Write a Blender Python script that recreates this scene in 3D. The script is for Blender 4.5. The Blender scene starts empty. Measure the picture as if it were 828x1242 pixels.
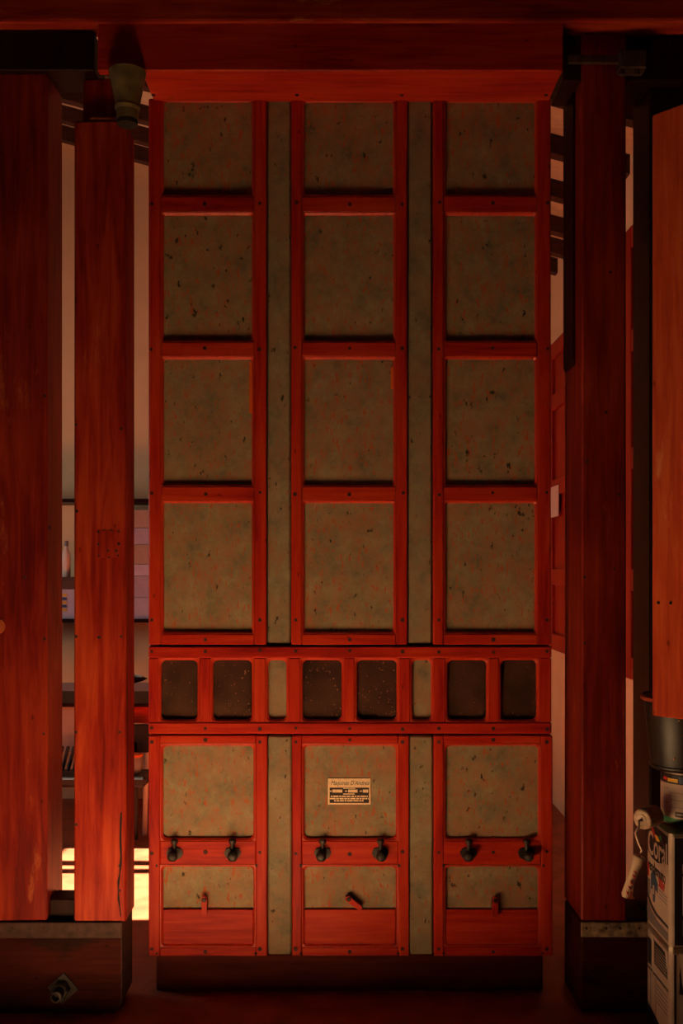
import bpy, bmesh, math, random
from mathutils import Vector, Matrix

random.seed(7)
scene = bpy.context.scene
COL = scene.collection

# ------------------------------------------------------------------ camera
FPX = 1207.5                       # 35 mm on a 24 mm wide portrait frame, in pixels of 828
HOR = 690.0                        # horizon row
CAMH = 1.5
cam_d = bpy.data.cameras.new('camera')
cam_d.sensor_fit = 'HORIZONTAL'
cam_d.sensor_width = 24.0
cam_d.lens = 35.0
cam_d.shift_y = (HOR - 621.0) / 828.0
cam_d.clip_start = 0.05
cam = bpy.data.objects.new('camera', cam_d)
cam.location = (0, 0, CAMH)
cam.rotation_euler = (math.pi / 2, 0, 0)
COL.objects.link(cam)
scene.camera = cam

# ------------------------------------------------------------------ world, sun, exposure
world = bpy.data.worlds.new('sky')
scene.world = world
world.use_nodes = True
bg = world.node_tree.nodes['Background']
bg.inputs['Color'].default_value = (0.75, 0.82, 1.0, 1)
bg.inputs['Strength'].default_value = .6

sun_d = bpy.data.lights.new('sun', 'SUN')
sun_d.energy = 75.0
sun_d.angle = math.radians(0.6)
sun_d.color = (1.0, 0.86, 0.66)
sun = bpy.data.objects.new('sun', sun_d)
COL.objects.link(sun)
SUN_EL = math.radians(40)
sun.rotation_euler = Vector((math.cos(SUN_EL), 0, -math.sin(SUN_EL))).to_track_quat('-Z', 'Y').to_euler()
sun.location = (-6, 2, 6)

# added area light boosting back room daylight, set in the left wall's opening
day_d = bpy.data.lights.new('daylight_fill', 'AREA')
day_d.shape = 'RECTANGLE'; day_d.size = .62; day_d.size_y = 1.5
day_d.energy = 25.0; day_d.color = (1.0, .82, .74)
day = bpy.data.objects.new('daylight_fill', day_d); COL.objects.link(day)
day.location = (-3.25, 4.58, 1.75)
day.rotation_euler = Vector((1, 0, 0)).to_track_quat('-Z', 'Z').to_euler()

vs = scene.view_settings
vs.view_transform = 'Standard'
vs.look = 'None'
vs.exposure = -0.08
vs.gamma = 1.0
vs.use_curve_mapping = False
scene.cycles.use_denoising = True
scene.cycles.max_bounces = 8
scene.cycles.diffuse_bounces = 6
scene.cycles.transparent_max_bounces = 8
scene.cycles.caustics_reflective = False
scene.cycles.caustics_refractive = False
scene.cycles.sample_clamp_indirect = 6.0

# ------------------------------------------------------------------ helpers
def tag(o, label=None, cat=None, group=None, kind=None):
    if label: o['label'] = label
    if cat: o['category'] = cat
    if group: o['group'] = group
    if kind: o['kind'] = kind
    return o

def root(name, loc, label, cat, group=None):
    o = bpy.data.objects.new(name, None)
    o.location = loc
    o.empty_display_size = 0.1
    COL.objects.link(o)
    tag(o, label, cat, group)
    o['_base'] = list(loc)
    return o

def base_of(p):
    off = Vector((0, 0, 0))
    while p is not None:
        off += Vector(p.location)
        p = p.parent
    return off

class MB:
    """collects shapes given in world coordinates; build() links them as one mesh object"""
    def __init__(self):
        self.bm = bmesh.new()
    def box(self, x0, x1, y0, y1, z0, z1, bev=0.0, jit=0.0, seg=1):
        b = bmesh.new()
        bmesh.ops.create_cube(b, size=1.0)
        for v in b.verts:
            v.co = Vector(((x0 + x1) / 2 + v.co.x * (x1 - x0), (y0 + y1) / 2 + v.co.y * (y1 - y0), (z0 + z1) / 2 + v.co.z * (z1 - z0)))
            if jit:
                v.co += Vector((random.uniform(-jit, jit), random.uniform(-jit, jit) * .4, random.uniform(-jit, jit)))
        if bev:
            bmesh.ops.bevel(b, geom=b.edges[:], offset=bev, segments=seg, affect='EDGES', profile=0.5)
        self._merge(b)
        return self
    def _merge(self, b):
        me = bpy.data.meshes.new('t')
        b.to_mesh(me); b.free()
        self.bm.from_mesh(me)
        bpy.data.meshes.remove(me)
    def ring_tube(self, rings, cap=True):
        prev = None; first = None
        for r in rings:
            vs_ = [self.bm.verts.new(c) for c in r]
            if prev:
                n = len(vs_)
                for i in range(n):
                    self.bm.faces.new((prev[i], prev[(i + 1) % n], vs_[(i + 1) % n], vs_[i]))
            else:
                first = vs_
            prev = vs_
        if cap:
            self.bm.faces.new(first[::-1]); self.bm.faces.new(prev)
        return self
    def lathe(self, c, prof, n=24, axis='z', cap=True, ph=0.0):
        c = Vector(c); rings = []
        for r, h in prof:
            ring = []
            for i in range(n):
                a = 2 * math.pi * i / n + ph
                u, w = r * math.cos(a), r * math.sin(a)
                if axis == 'z': p = Vector((u, w, h))
                elif axis == 'y': p = Vector((u, h, w))
                else: p = Vector((h, u, w))
                ring.append(c + p)
            rings.append(ring)
        return self.ring_tube(rings, cap)
    def tube(self, pts, rad, n=10):
        pts = [Vector(p) for p in pts]
        if not isinstance(rad, (list, tuple)): rad = [rad] * len(pts)
        rings = []; up = None
        for i, p in enumerate(pts):
            d = (pts[min(i + 1, len(pts) - 1)] - pts[max(i - 1, 0)]).normalized()
            if up is None:
                up = Vector((0, 0, 1)) if abs(d.z) < .9 else Vector((1, 0, 0))
            s = d.cross(up).normalized(); up = s.cross(d).normalized()
            rings.append([p + (s * math.cos(2 * math.pi * k / n) + up * math.sin(2 * math.pi * k / n)) * rad[i] for k in range(n)])
        return self.ring_tube(rings)
    def prism(self, poly, y0, y1):
        """polygon in x-z pushed from y0 to y1"""
        a = [self.bm.verts.new((x, y0, z)) for x, z in poly]
        b = [self.bm.verts.new((x, y1, z)) for x, z in poly]
        n = len(poly)
        self.bm.faces.new(a); self.bm.faces.new(b[::-1])
        for i in range(n):
            self.bm.faces.new((a[i], b[i], b[(i + 1) % n], a[(i + 1) % n]))
        return self
    def build(self, name, mat, parent=None, smooth=False, loc=None):
        bmesh.ops.recalc_face_normals(self.bm, faces=self.bm.faces[:])
        off = base_of(parent)
        if loc is not None: off = off + Vector(loc)
        for v in self.bm.verts: v.co -= off
        me = bpy.data.meshes.new(name)
        self.bm.to_mesh(me); self.bm.free()
        if mat: me.materials.append(mat)
        if smooth:
            for p in me.polygons: p.use_smooth = True
        o = bpy.data.objects.new(name, me)
        if loc is not None: o.location = loc
        COL.objects.link(o)
        o.parent = parent
        return o

def bx(name, mat, parent, x0, x1, y0, y1, z0, z1, bev=0.003, jit=0.0):
    return MB().box(x0, x1, y0, y1, z0, z1, bev, jit).build(name, mat, parent)

def text_mesh(name, s, mat, parent, pos, size, rot=(math.pi / 2, 0, 0), shear=0.0, align='CENTER', sx=1.0, ext=0.0003, bold=0.0):
    cu = bpy.data.curves.new('txt', 'FONT')
    cu.body = s; cu.size = size; cu.shear = shear; cu.align_x = align; cu.align_y = 'CENTER'
    cu.extrude = ext; cu.offset = bold
    t = bpy.data.objects.new('txt', cu)
    COL.objects.link(t)
    bpy.context.view_layer.update()
    me = bpy.data.meshes.new_from_object(t.evaluated_get(bpy.context.evaluated_depsgraph_get()))
    bpy.data.objects.remove(t); bpy.data.curves.remove(cu)
    from mathutils import Euler
    M = Matrix.Translation(Vector(pos) - base_of(parent)) @ Euler(rot).to_matrix().to_4x4() @ Matrix.Diagonal((sx, 1, 1, 1))
    me.transform(M)
    me.name = name
    me.materials.clear(); me.materials.append(mat)
    o = bpy.data.objects.new(name, me)
    COL.objects.link(o); o.parent = parent
    return o

# ------------------------------------------------------------------ materials
def new_mat(name):
    m = bpy.data.materials.new(name); m.use_nodes = True
    nt = m.node_tree
    return m, nt, nt.nodes['Principled BSDF'], nt.nodes.new, nt.links.new

def plain(name, col, rough=.6, metal=0.0, spec=.4, var=0.0, scale=30):
    m, nt, p, N, L = new_mat(name)
    p.inputs['Roughness'].default_value = rough
    p.inputs['Metallic'].default_value = metal
    p.inputs['Specular IOR Level'].default_value = spec
    if var:
        tc = N('ShaderNodeTexCoord'); ns = N('ShaderNodeTexNoise'); ns.inputs['Scale'].default_value = scale
        ns.inputs['Detail'].default_value = 5
        L(tc.outputs['Object'], ns.inputs['Vector'])
        r = N('ShaderNodeValToRGB'); r.color_ramp.elements[0].position = .3; r.color_ramp.elements[1].position = .7
        r.color_ramp.elements[0].color = (*[c * (1 - var) for c in col], 1)
        r.color_ramp.elements[1].color = (*[min(1, c * (1 + var)) for c in col], 1)
        L(ns.outputs['Fac'], r.inputs['Fac']); L(r.outputs['Color'], p.inputs['Base Color'])
    else:
        p.inputs['Base Color'].default_value = (*col, 1)
    return m

def wood(name, dark, mid, light, axis='z', rough=.42, wear=None, wear_amt=.62, grain=1.0, spec=.12):
    """stained timber: grain drawn out along one axis, knots and worn patches"""
    m, nt, p, N, L = new_mat(name)
    tc = N('ShaderNodeTexCoord'); oi = N('ShaderNodeObjectInfo')
    off = N('ShaderNodeVectorMath'); off.operation = 'SCALE'
    cmb = N('ShaderNodeCombineXYZ')
    for i in range(3): L(oi.outputs['Random'], cmb.inputs[i])
    L(cmb.outputs[0], off.inputs[0]); off.inputs['Scale'].default_value = 37.0
    add = N('ShaderNodeVectorMath'); add.operation = 'ADD'
    L(tc.outputs['Object'], add.inputs[0]); L(off.outputs[0], add.inputs[1])
    mp = N('ShaderNodeMapping')
    sc = {'z': (1, 1, .07), 'x': (.07, 1, 1), 'y': (1, .07, 1)}[axis]
    mp.inputs['Scale'].default_value = sc
    L(add.outputs[0], mp.inputs['Vector'])
    n1 = N('ShaderNodeTexNoise'); n1.inputs['Scale'].default_value = 48 * grain; n1.inputs['Detail'].default_value = 7; n1.inputs['Roughness'].default_value = .62; n1.inputs['Distortion'].default_value = .6
    L(mp.outputs[0], n1.inputs['Vector'])
    mp2 = N('ShaderNodeMapping'); mp2.inputs['Scale'].default_value = tuple(.35 + .65 * s if s < 1 else 1 for s in sc)
    L(add.outputs[0], mp2.inputs['Vector'])
    n2 = N('ShaderNodeTexNoise'); n2.inputs['Scale'].default_value = 5.5; n2.inputs['Detail'].default_value = 5
    L(mp2.outputs[0], n2.inputs['Vector'])
    mix = N('ShaderNodeMath'); mix.operation = 'MULTIPLY_ADD'; mix.inputs[1].default_value = .55
    sc2 = N('ShaderNodeMath'); sc2.operation = 'MULTIPLY'; sc2.inputs[1].default_value = .45
    L(n2.outputs['Fac'], sc2.inputs[0]); L(n1.outputs['Fac'], mix.inputs[0]); L(sc2.outputs[0], mix.inputs[2])
    r = N('ShaderNodeValToRGB'); cr = r.color_ramp
    cr.elements[0].position = .34; cr.elements[0].color = (*dark, 1)
    cr.elements[1].position = .64; cr.elements[1].color = (*light, 1)
    e = cr.elements.new(.48); e.color = (*mid, 1)
    L(mix.outputs[0], r.inputs['Fac'])
    last = r.outputs['Color']
    if wear:
        n3 = N('ShaderNodeTexNoise'); n3.inputs['Scale'].default_value = 9; n3.inputs['Detail'].default_value = 8; n3.inputs['Roughness'].default_value = .7
        mp3 = N('ShaderNodeMapping'); mp3.inputs['Scale'].default_value = tuple(s if s == 1 else .25 for s in sc)
        L(add.outputs[0], mp3.inputs['Vector']); L(mp3.outputs[0], n3.inputs['Vector'])
        rr = N('ShaderNodeValToRGB'); rr.color_ramp.elements[0].position = wear_amt; rr.color_ramp.elements[1].position = wear_amt + .09
        L(n3.outputs['Fac'], rr.inputs['Fac'])
        mx = N('ShaderNodeMix'); mx.data_type = 'RGBA'
        L(rr.outputs['Color'], mx.inputs['Factor']); L(last, mx.inputs['A']); mx.inputs['B'].default_value = (*wear, 1)
        last = mx.outputs['Result']
    # small dark dents
    v = N('ShaderNodeTexVoronoi'); v.inputs['Scale'].default_value = 13
    mp4 = N('ShaderNodeMapping'); mp4.inputs['Scale'].default_value = tuple(s if s == 1 else .5 for s in sc)
    L(add.outputs[0], mp4.inputs['Vector']); L(mp4.outputs[0], v.inputs['Vector'])
    vr = N('ShaderNodeValToRGB'); vr.color_ramp.elements[0].position = .03; vr.color_ramp.elements[1].position = .075
    vr.color_ramp.elements[0].color = (.35, .35, .35, 1); vr.color_ramp.elements[1].color = (1, 1, 1, 1)
    L(v.outputs['Distance'], vr.inputs['Fac'])
    mm = N('ShaderNodeMix'); mm.data_type = 'RGBA'; mm.blend_type = 'MULTIPLY'; mm.inputs['Factor'].default_value = .8
    L(last, mm.inputs['A']); L(vr.outputs['Color'], mm.inputs['B'])
    L(mm.outputs['Result'], p.inputs['Base Color'])
    bp = N('ShaderNodeBump'); bp.inputs['Strength'].default_value = .25; bp.inputs['Distance'].default_value = .004
    L(n1.outputs['Fac'], bp.inputs['Height']); L(bp.outputs[0], p.inputs['Normal'])
    p.inputs['Roughness'].default_value = rough
    p.inputs['Specular IOR Level'].default_value = spec
    return m

RD = dict(dark=(.24, .007, .008), mid=(.45, .022, .010), light=(.57, .052, .013))
M = {}
M['red_v'] = wood('red stained wood upright', axis='z', **RD)
M['red_h'] = wood('red stained wood level', axis='x', **RD)
M['bead'] = wood('red moulding', (.34, .014, .010), (.52, .030, .010), (.60, .055, .014), axis='z', spec=.4, rough=.38)
PD = dict(dark=(.10, .006, .005), mid=(.30, .019, .009), light=(.50, .062, .018))
M['post_b'] = wood('deep red post', (.07, .004, .004), (.19, .011, .006), (.34, .035, .012), axis='z', wear=(.40, .09, .03), wear_amt=.60, grain=.8, spec=.2)
M['post'] = wood('old red post', axis='z', wear=(.52, .12, .04), wear_amt=.62, grain=.8, **PD)
M['post_dark'] = wood('dark and shaded wood', (.010, .004, .003), (.018, .005, .004), (.03, .008, .006), axis='z')  # own dark tone on shelves; on right post and top blocks it paints shade
M['sill'] = wood('dark red sill', (.012, .003, .003), (.040, .006, .004), (.07, .011, .006), axis='x', wear=(.02, .007, .005), wear_amt=.54, spec=.08, rough=.7)
M['beam'] = wood('old red beam', axis='x', wear=(.52, .14, .04), wear_amt=.58, grain=.7, **PD)
M['board'] = wood('orange red board', (.40, .04, .014), (.58, .085, .022), (.68, .16, .05), axis='z', wear=(.68, .22, .08), wear_amt=.6)
M['plinth'] = wood('brown plinth', (.04, .007, .006), (.08, .012, .009), (.12, .02, .012), axis='x', spec=.1, rough=.7)
M['raw'] = wood('bare worn wood', (.26, .05, .018), (.40, .09, .03), (.50, .13, .045), axis='z')
M['bare'] = wood('bare orange edge', (.6, .09, .02), (.75, .15, .03), (.8, .22, .05), axis='z')
M['roof'] = wood('pale roof boards', (.58, .40, .20), (.74, .56, .30), (.80, .64, .36), axis='x')
M['rafter'] = wood('dark rafter', (.03, .015, .01), (.06, .025, .015), (.09, .035, .02), axis='x')

def paint(name, base, chip, amt=.60, seed=0.0):
    m, nt, p, N, L = new_mat(name)
    tc = N('ShaderNodeTexCoord'); oi = N('ShaderNodeObjectInfo')
    cmb = N('ShaderNodeCombineXYZ')
    for i in range(3): L(oi.outputs['Random'], cmb.inputs[i])
    off = N('ShaderNodeVectorMath'); off.operation = 'SCALE'; off.inputs['Scale'].default_value = 23.0
    L(cmb.outputs[0], off.inputs[0])
    add = N('ShaderNodeVectorMath'); add.operation = 'ADD'
    L(tc.outputs['Object'], add.inputs[0]); L(off.outputs[0], add.inputs[1])
    def noise(scale, det, rough, mapping=(1, 1, 1)):
        mp = N('ShaderNodeMapping'); mp.inputs['Scale'].default_value = mapping
        L(add.outputs[0], mp.inputs['Vector'])
        n = N('ShaderNodeTexNoise'); n.inputs['Scale'].default_value = scale; n.inputs['Detail'].default_value = det; n.inputs['Roughness'].default_value = rough
        L(mp.outputs[0], n.inputs['Vector']); return n
    n1 = noise(12, 8, .72)
    r1 = N('ShaderNodeValToRGB')
    r1.color_ramp.elements[0].position = .34; r1.color_ramp.elements[1].position = .66
    r1.color_ramp.elements[0].color = (*[c * .58 for c in base], 1)
    r1.color_ramp.elements[1].color = (base[0] * 1.25, base[1] * 1.16, base[2] * 1.08, 1)
    L(n1.outputs['Fac'], r1.inputs['Fac'])
    # soft rusty blooms where the primer shows
    n4 = noise(17, 7, .72, (1, 1, .6))
    r4 = N('ShaderNodeValToRGB'); r4.color_ramp.elements[0].position = .43; r4.color_ramp.elements[1].position = .66
    r4.color_ramp.elements[1].color = (.85, .85, .85, 1)
    L(n4.outputs['Fac'], r4.inputs['Fac'])
    x1 = N('ShaderNodeMix'); x1.data_type = 'RGBA'
    L(r4.outputs['Color'], x1.inputs['Factor']); L(r1.outputs['Color'], x1.inputs['A']); x1.inputs['B'].default_value = (*[.45 * a + .55 * b for a, b in zip(base, chip)], 1)
    # short upright chips
    n2 = noise(95, 4, .65, (1, 1, .30))
    r2 = N('ShaderNodeValToRGB'); r2.color_ramp.elements[0].position = amt; r2.color_ramp.elements[1].position = amt + .05
    L(n2.outputs['Fac'], r2.inputs['Fac'])
    x2 = N('ShaderNodeMix'); x2.data_type = 'RGBA'
    L(r2.outputs['Color'], x2.inputs['Factor']); L(x1.outputs['Result'], x2.inputs['A']); x2.inputs['B'].default_value = (*chip, 1)
    # sooty specks
    n3 = noise(42, 4, .6, (1, 1, .6))
    r3 = N('ShaderNodeValToRGB'); r3.color_ramp.elements[0].position = .64; r3.color_ramp.elements[1].position = .70
    L(n3.outputs['Fac'], r3.inputs['Fac'])
    x3 = N('ShaderNodeMix'); x3.data_type = 'RGBA'
    L(r3.outputs['Color'], x3.inputs['Factor']); L(x2.outputs['Result'], x3.inputs['A']); x3.inputs['B'].default_value = (.05, .04, .025, 1)
    L(x3.outputs['Result'], p.inputs['Base Color'])
    bp = N('ShaderNodeBump'); bp.inputs['Strength'].default_value = .35; bp.inputs['Distance'].default_value = .002
    L(n2.outputs['Fac'], bp.inputs['Height']); L(bp.outputs[0], p.inputs['Normal'])
    p.inputs['Roughness'].default_value = .62; p.inputs['Specular IOR Level'].default_value = .12
    return m
M['green'] = paint('worn grey green paint', (.30, .255, .165), (.46, .12, .045), .575)
M['green2'] = paint('worn grey green strip', (.28, .25, .17), (.38, .14, .07), .61)

def dirty_glass(name):
    m, nt, p, N, L = new_mat(name)
    out = nt.nodes['Material Output']
    tc = N('ShaderNodeTexCoord'); oi = N('ShaderNodeObjectInfo')
    cmb = N('ShaderNodeCombineXYZ')
    for i in range(3): L(oi.outputs['Random'], cmb.inputs[i])
    off = N('ShaderNodeVectorMath'); off.operation = 'SCALE'; off.inputs['Scale'].default_value = 19.0
    L(cmb.outputs[0], off.inputs[0])
    add = N('ShaderNodeVectorMath'); add.operation = 'ADD'
    L(tc.outputs['Object'], add.inputs[0]); L(off.outputs[0], add.inputs[1])
    n = N('ShaderNodeTexNoise'); n.inputs['Scale'].default_value = 16; n.inputs['Detail'].default_value = 6
    L(add.outputs[0], n.inputs['Vector'])
    r = N('ShaderNodeValToRGB'); r.color_ramp.elements[0].color = (.045, .022, .016, 1); r.color_ramp.elements[1].color = (.15, .068, .045, 1)
    r.color_ramp.elements[0].position = .35; r.color_ramp.elements[1].position = .7
    L(n.outputs['Fac'], r.inputs['Fac'])
    v = N('ShaderNodeTexNoise'); v.inputs['Scale'].default_value = 110; v.inputs['Detail'].default_value = 1
    L(add.outputs[0], v.inputs['Vector'])
    vr = N('ShaderNodeValToRGB'); vr.color_ramp.elements[0].position = .70; vr.color_ramp.elements[1].position = .75
    L(v.outputs['Fac'], vr.inputs['Fac'])
    mx = N('ShaderNodeMix'); mx.data_type = 'RGBA'
    L(vr.outputs['Color'], mx.inputs['Factor']); L(r.outputs['Color'], mx.inputs['A']); mx.inputs['B'].default_value = (.34, .20, .12, 1)
    L(mx.outputs['Result'], p.inputs['Base Color'])
    p.inputs['Roughness'].default_value = .22; p.inputs['Specular IOR Level'].default_value = .5
    tr = N('ShaderNodeBsdfTransparent'); tr.inputs['Color'].default_value = (.7, .6, .5, 1)
    ms = N('ShaderNodeMixShader'); ms.inputs[0].default_value = .72
    L(tr.outputs[0], ms.inputs[1]); L(p.outputs[0], ms.inputs[2]); L(ms.outputs[0], out.inputs['Surface'])
    return m
M['glass'] = dirty_glass('dirty glass')
M['peg'] = plain('dark peg', (.055, .012, .010), .7)
M['nail'] = plain('dark nail', (.03, .015, .012), .5, .4)
M['iron'] = plain('black iron', (.045, .034, .03), .5, .5, var=.4, scale=40)
M['rust'] = plain('dull iron strap', (.055, .024, .019), .75, .1, var=.5, scale=35)
M['strap2'] = plain('flaking painted strap', (.28, .20, .13), .7, .1, var=.75, scale=45)
M['funnel'] = plain('olive painted tin', (.17, .13, .05), .55, .2, var=.45, scale=18)
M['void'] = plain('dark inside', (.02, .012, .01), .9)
M['brass'] = plain('brass plate', (.90, .64, .42), .4, .1, var=.12, scale=80)
M['plateblack'] = plain('black enamel', (.035, .014, .010), .5)
M['cement'] = plain('pale bounce cement', (.74, .47, .26), .8, var=.08, scale=6)  # invented pale tone so the front floor bounces more sun
M['floor'] = plain('red waxed floor', (.29, .066, .026), .55, var=.3, scale=9)
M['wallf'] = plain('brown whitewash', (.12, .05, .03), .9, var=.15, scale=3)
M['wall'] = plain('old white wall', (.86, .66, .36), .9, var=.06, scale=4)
M['ceil'] = plain('dark ceiling', (.06, .03, .02), .9)
M['shutter'] = wood('red shutter', (.20, .012, .008), (.34, .025, .010), (.42, .05, .014), axis='z')
M['paper'] = plain('paper', (.78, .66, .55), .8, var=.04, scale=40)

S = FPX / 3.52                    # pixels per metre on the machine's front
YF = 3.52                         # machine front
mx = lambda px: (px - 414.0) / S
mz = lambda py: CAMH - (py - HOR) / S
def at(px, py, D): return Vector(((px - 414.0) * D / FPX, D, CAMH - (py - HOR) * D / FPX))
def wx(px, D): return (px - 414.0) * D / FPX
def wz(py, D): return CAMH - (py - HOR) * D / FPX

# ================================================================== the setting
def struct(o): return tag(o, kind='structure')
fl = struct(bx('floor', M['floor'], None, -3.2, 2.6, 3.0, 6.6, -.1, 0, 0))
struct(bx('floor_bounce_apron', M['cement'], None, -3.2, 2.6, -2.6, 3.0, -.1, 0, 0))  # unseen floor, made pale to throw sunlight up onto the machine
def wall_x(name, mat, x0, x1, y0, y1, z0, z1, holes):
    """wall along y with rectangular openings (y0,y1,z0,z1)"""
    ys = sorted({y0, y1, *[h[0] for h in holes], *[h[1] for h in holes]})
    zs = sorted({z0, z1, *[h[2] for h in holes], *[h[3] for h in holes]})
    m = MB()
    for a, b in zip(ys, ys[1:]):
        for c, d in zip(zs, zs[1:]):
            ym, zm = (a + b) / 2, (c + d) / 2
            if any(h[0] < ym < h[1] and h[2] < zm < h[3] for h in holes): continue
            m.box(x0, x1, a, b, c, d)
    return struct(m.build(name, mat))
HOLES = [(1.96, 2.90, 1.78, 2.78), (4.92, 6.15, 2.55, 3.0), (4.26, 4.90, .2, 3.0), (4.98, 5.03, 1.0, 2.6), (5.12, 5.34, 1.45, 2.6)]  # unseen high opening and the tall one's reach added for more back-room bounce
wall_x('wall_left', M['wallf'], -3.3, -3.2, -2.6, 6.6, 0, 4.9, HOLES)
struct(bx('wall_back', M['wall'], None, -3.2, 2.6, 6.5, 6.6, 0, 4.9, 0))
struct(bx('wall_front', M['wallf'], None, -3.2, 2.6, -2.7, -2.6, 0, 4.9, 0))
wr = struct(bx('wall_right', M['wall'], None, 1.35, 1.45, 3.8, 6.5, 0, 4.9, 0))
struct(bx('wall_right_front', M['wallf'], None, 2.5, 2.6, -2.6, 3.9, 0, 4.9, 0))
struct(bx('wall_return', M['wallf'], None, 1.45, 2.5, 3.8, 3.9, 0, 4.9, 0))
struct(bx('ceiling', M['ceil'], None, -3.3, 2.6, -2.7, 6.6, 4.9, 5.0, 0))
# lean-to roof behind the machine, falling towards the right wall
def roof_z(x): return 3.35 + .27 * (1.35 - x)
rf = struct(MB().prism([(-3.2, roof_z(-3.2) + .09), (1.35, roof_z(1.35) + .09), (1.35, roof_z(1.35) + .11), (-3.2, roof_z(-3.2) + .11)], 3.8, 6.5).build('ceiling_back', M['roof']))
for yr in (4.18, 4.66, 5.13, 5.58, 5.90, 6.22):
    MB().prism([(-3.2, roof_z(-3.2)), (1.35, roof_z(1.35)), (1.35, roof_z(1.35) + .09), (-3.2, roof_z(-3.2) + .09)], yr, yr + .065).build('rafter', M['rafter'], rf)
struct(bx('grey_band_1', plain('grey wall stripe', (.34, .30, .27), .8), None, -2.4, .9, 6.492, 6.5, wz(843, 6.5), wz(828, 6.5), 0))  # plain grey band across the back wall

# window with closed red panelled shutters in the right wall
w1 = bpy.data.objects.new('window_1', None); w1.location = (1.35, 5.0, 1.0); COL.objects.link(w1); struct(w1)
Z0 = 1.0
for (a, b, Z1) in ((4.10, 4.98, 3.05), (5.0, 6.28, 2.90)):
    bx('shutter_leaf', M['shutter'], w1, 1.325, 1.349, a, b, Z0, Z1, .002)
    for y in (a, b - .09, (a + b) / 2 - .045):
        bx('shutter_stile', M['shutter'], w1, 1.305, 1.325, y, y + .09, Z0, Z1, .004)
    for z in (Z0, Z0 + .40, Z0 + .95, Z0 + 1.48, Z1 - .10):
        bx('shutter_rail', M['shutter'], w1, 1.307, 1.325, a + .09, b - .09, z, z + .10, .004)

# ================================================================== the machine
mach = root('coffee_machine', (0, YF, 0), 'tall red wooden machine with worn grey green panels and dark glass band', 'machine')
Rh, Rv = M['red_h'], M['red_v']
def mbox(name, mat, px0, px1, py0, py1, d0, d1, bev=.0025, parent=None, jit=0.0):
    return bx(name, mat, parent or mach, mx(px0), mx(px1), YF + d0, YF + d1, mz(py1), mz(py0), bev, jit)

def bead(px0, px1, py0, py1, rad=4.0, inset=3.0, depth=.027, parent=None):
    """chamfered moulding that fills an opening's edge; its inner corners are rounded"""
    x0, x1, z0, z1 = mx(px0), mx(px1), mz(py1), mz(py0)
    r, ins = rad / S, inset / S
    n = 5
    def rr(i, rd):
        pts = []
        for cx_, cz_, a0 in ((x1 - i - rd, z1 - i - rd, 0), (x0 + i + rd, z1 - i - rd, 90), (x0 + i + rd, z0 + i + rd, 180), (x1 - i - rd, z0 + i + rd, 270)):
            for k in range(n):
                a = math.radians(a0 + 90 * k / (n - 1))
                pts.append((cx_ + rd * math.cos(a), cz_ + rd * math.sin(a)))
        return pts
    outer = []
    for q, (cx_, cz_) in enumerate(((x1, z1), (x0, z1), (x0, z0), (x1, z0))):
        outer += [(cx_, cz_)] * n
    m = MB()
    P0 = rr(0.0003, .0004); P0b = rr(.8 / S, r); P1 = rr(ins, r); P2 = rr(ins, r)
    ys = (.0008, .0012, .009, depth)
    rings = []
    for pts, y in zip((P0, P0b, P1, P2), ys):
        rings.append([Vector((a, YF + y, b)) for a, b in pts])
    rings.append([Vector((a, YF + depth, b)) for a, b in P0])
    m.ring_tube(rings, cap=False)
    return m.build('bead', M['bead'], parent or mach)

# carcase behind the front
bx('side_wall', Rv, mach, mx(180), mx(180) + .03, YF + .06, YF + .62, mz(1160), mz(122))
bx('side_wall', Rv, mach, mx(668) - .03, mx(668), YF + .06, YF + .62, mz(1160), mz(122))
bx('back_wall', M['plinth'], mach, mx(182) + .03, mx(666) - .03, YF + .60, YF + .62, mz(1158), mz(122))
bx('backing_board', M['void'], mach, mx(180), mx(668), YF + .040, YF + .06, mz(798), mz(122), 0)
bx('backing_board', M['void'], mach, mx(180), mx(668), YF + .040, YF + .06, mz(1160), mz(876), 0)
bx('top_board', M['plinth'], mach, mx(180), mx(668), YF + .06, YF + .60, mz(122), mz(118), 0)

UC = [(180, 195, 308, 323), (353, 366, 480, 494), (525, 538, 652, 668)]
UROWS = [(119, 238), (257, 415), (432, 590), (607, 769)]
for ci, (a, b, c, d) in enumerate(UC):
    mbox('stile', Rv, a, b, 119, 782, 0, .04, .004)
    mbox('stile', Rv, c, d, 119, 782, 0, .04, .004)
    for (t, bt) in ((238, 257), (415, 432), (590, 607), (769, 782)):
        mbox('rail', Rh, b + .2, c - .2, t, bt, .0006, .04, .003)
    for (t, bt) in UROWS:
        bead(b, c, t, bt, 3.5)
        mbox('panel', M['green'], b + 1.5, c - 1.5, t + 1.5, bt - 1.5, .017, .040, .002, jit=.0012)
for (a, b) in ((324.2, 352), (495.2, 524)):
    mbox('strip_panel', M['green2'], a, b, 119, 781, .010, .040, .006)
    mbox('strip_panel', M['green2'], a + .3, b + 1.2, 893, 1159.5, .010, .040, .006)

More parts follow.
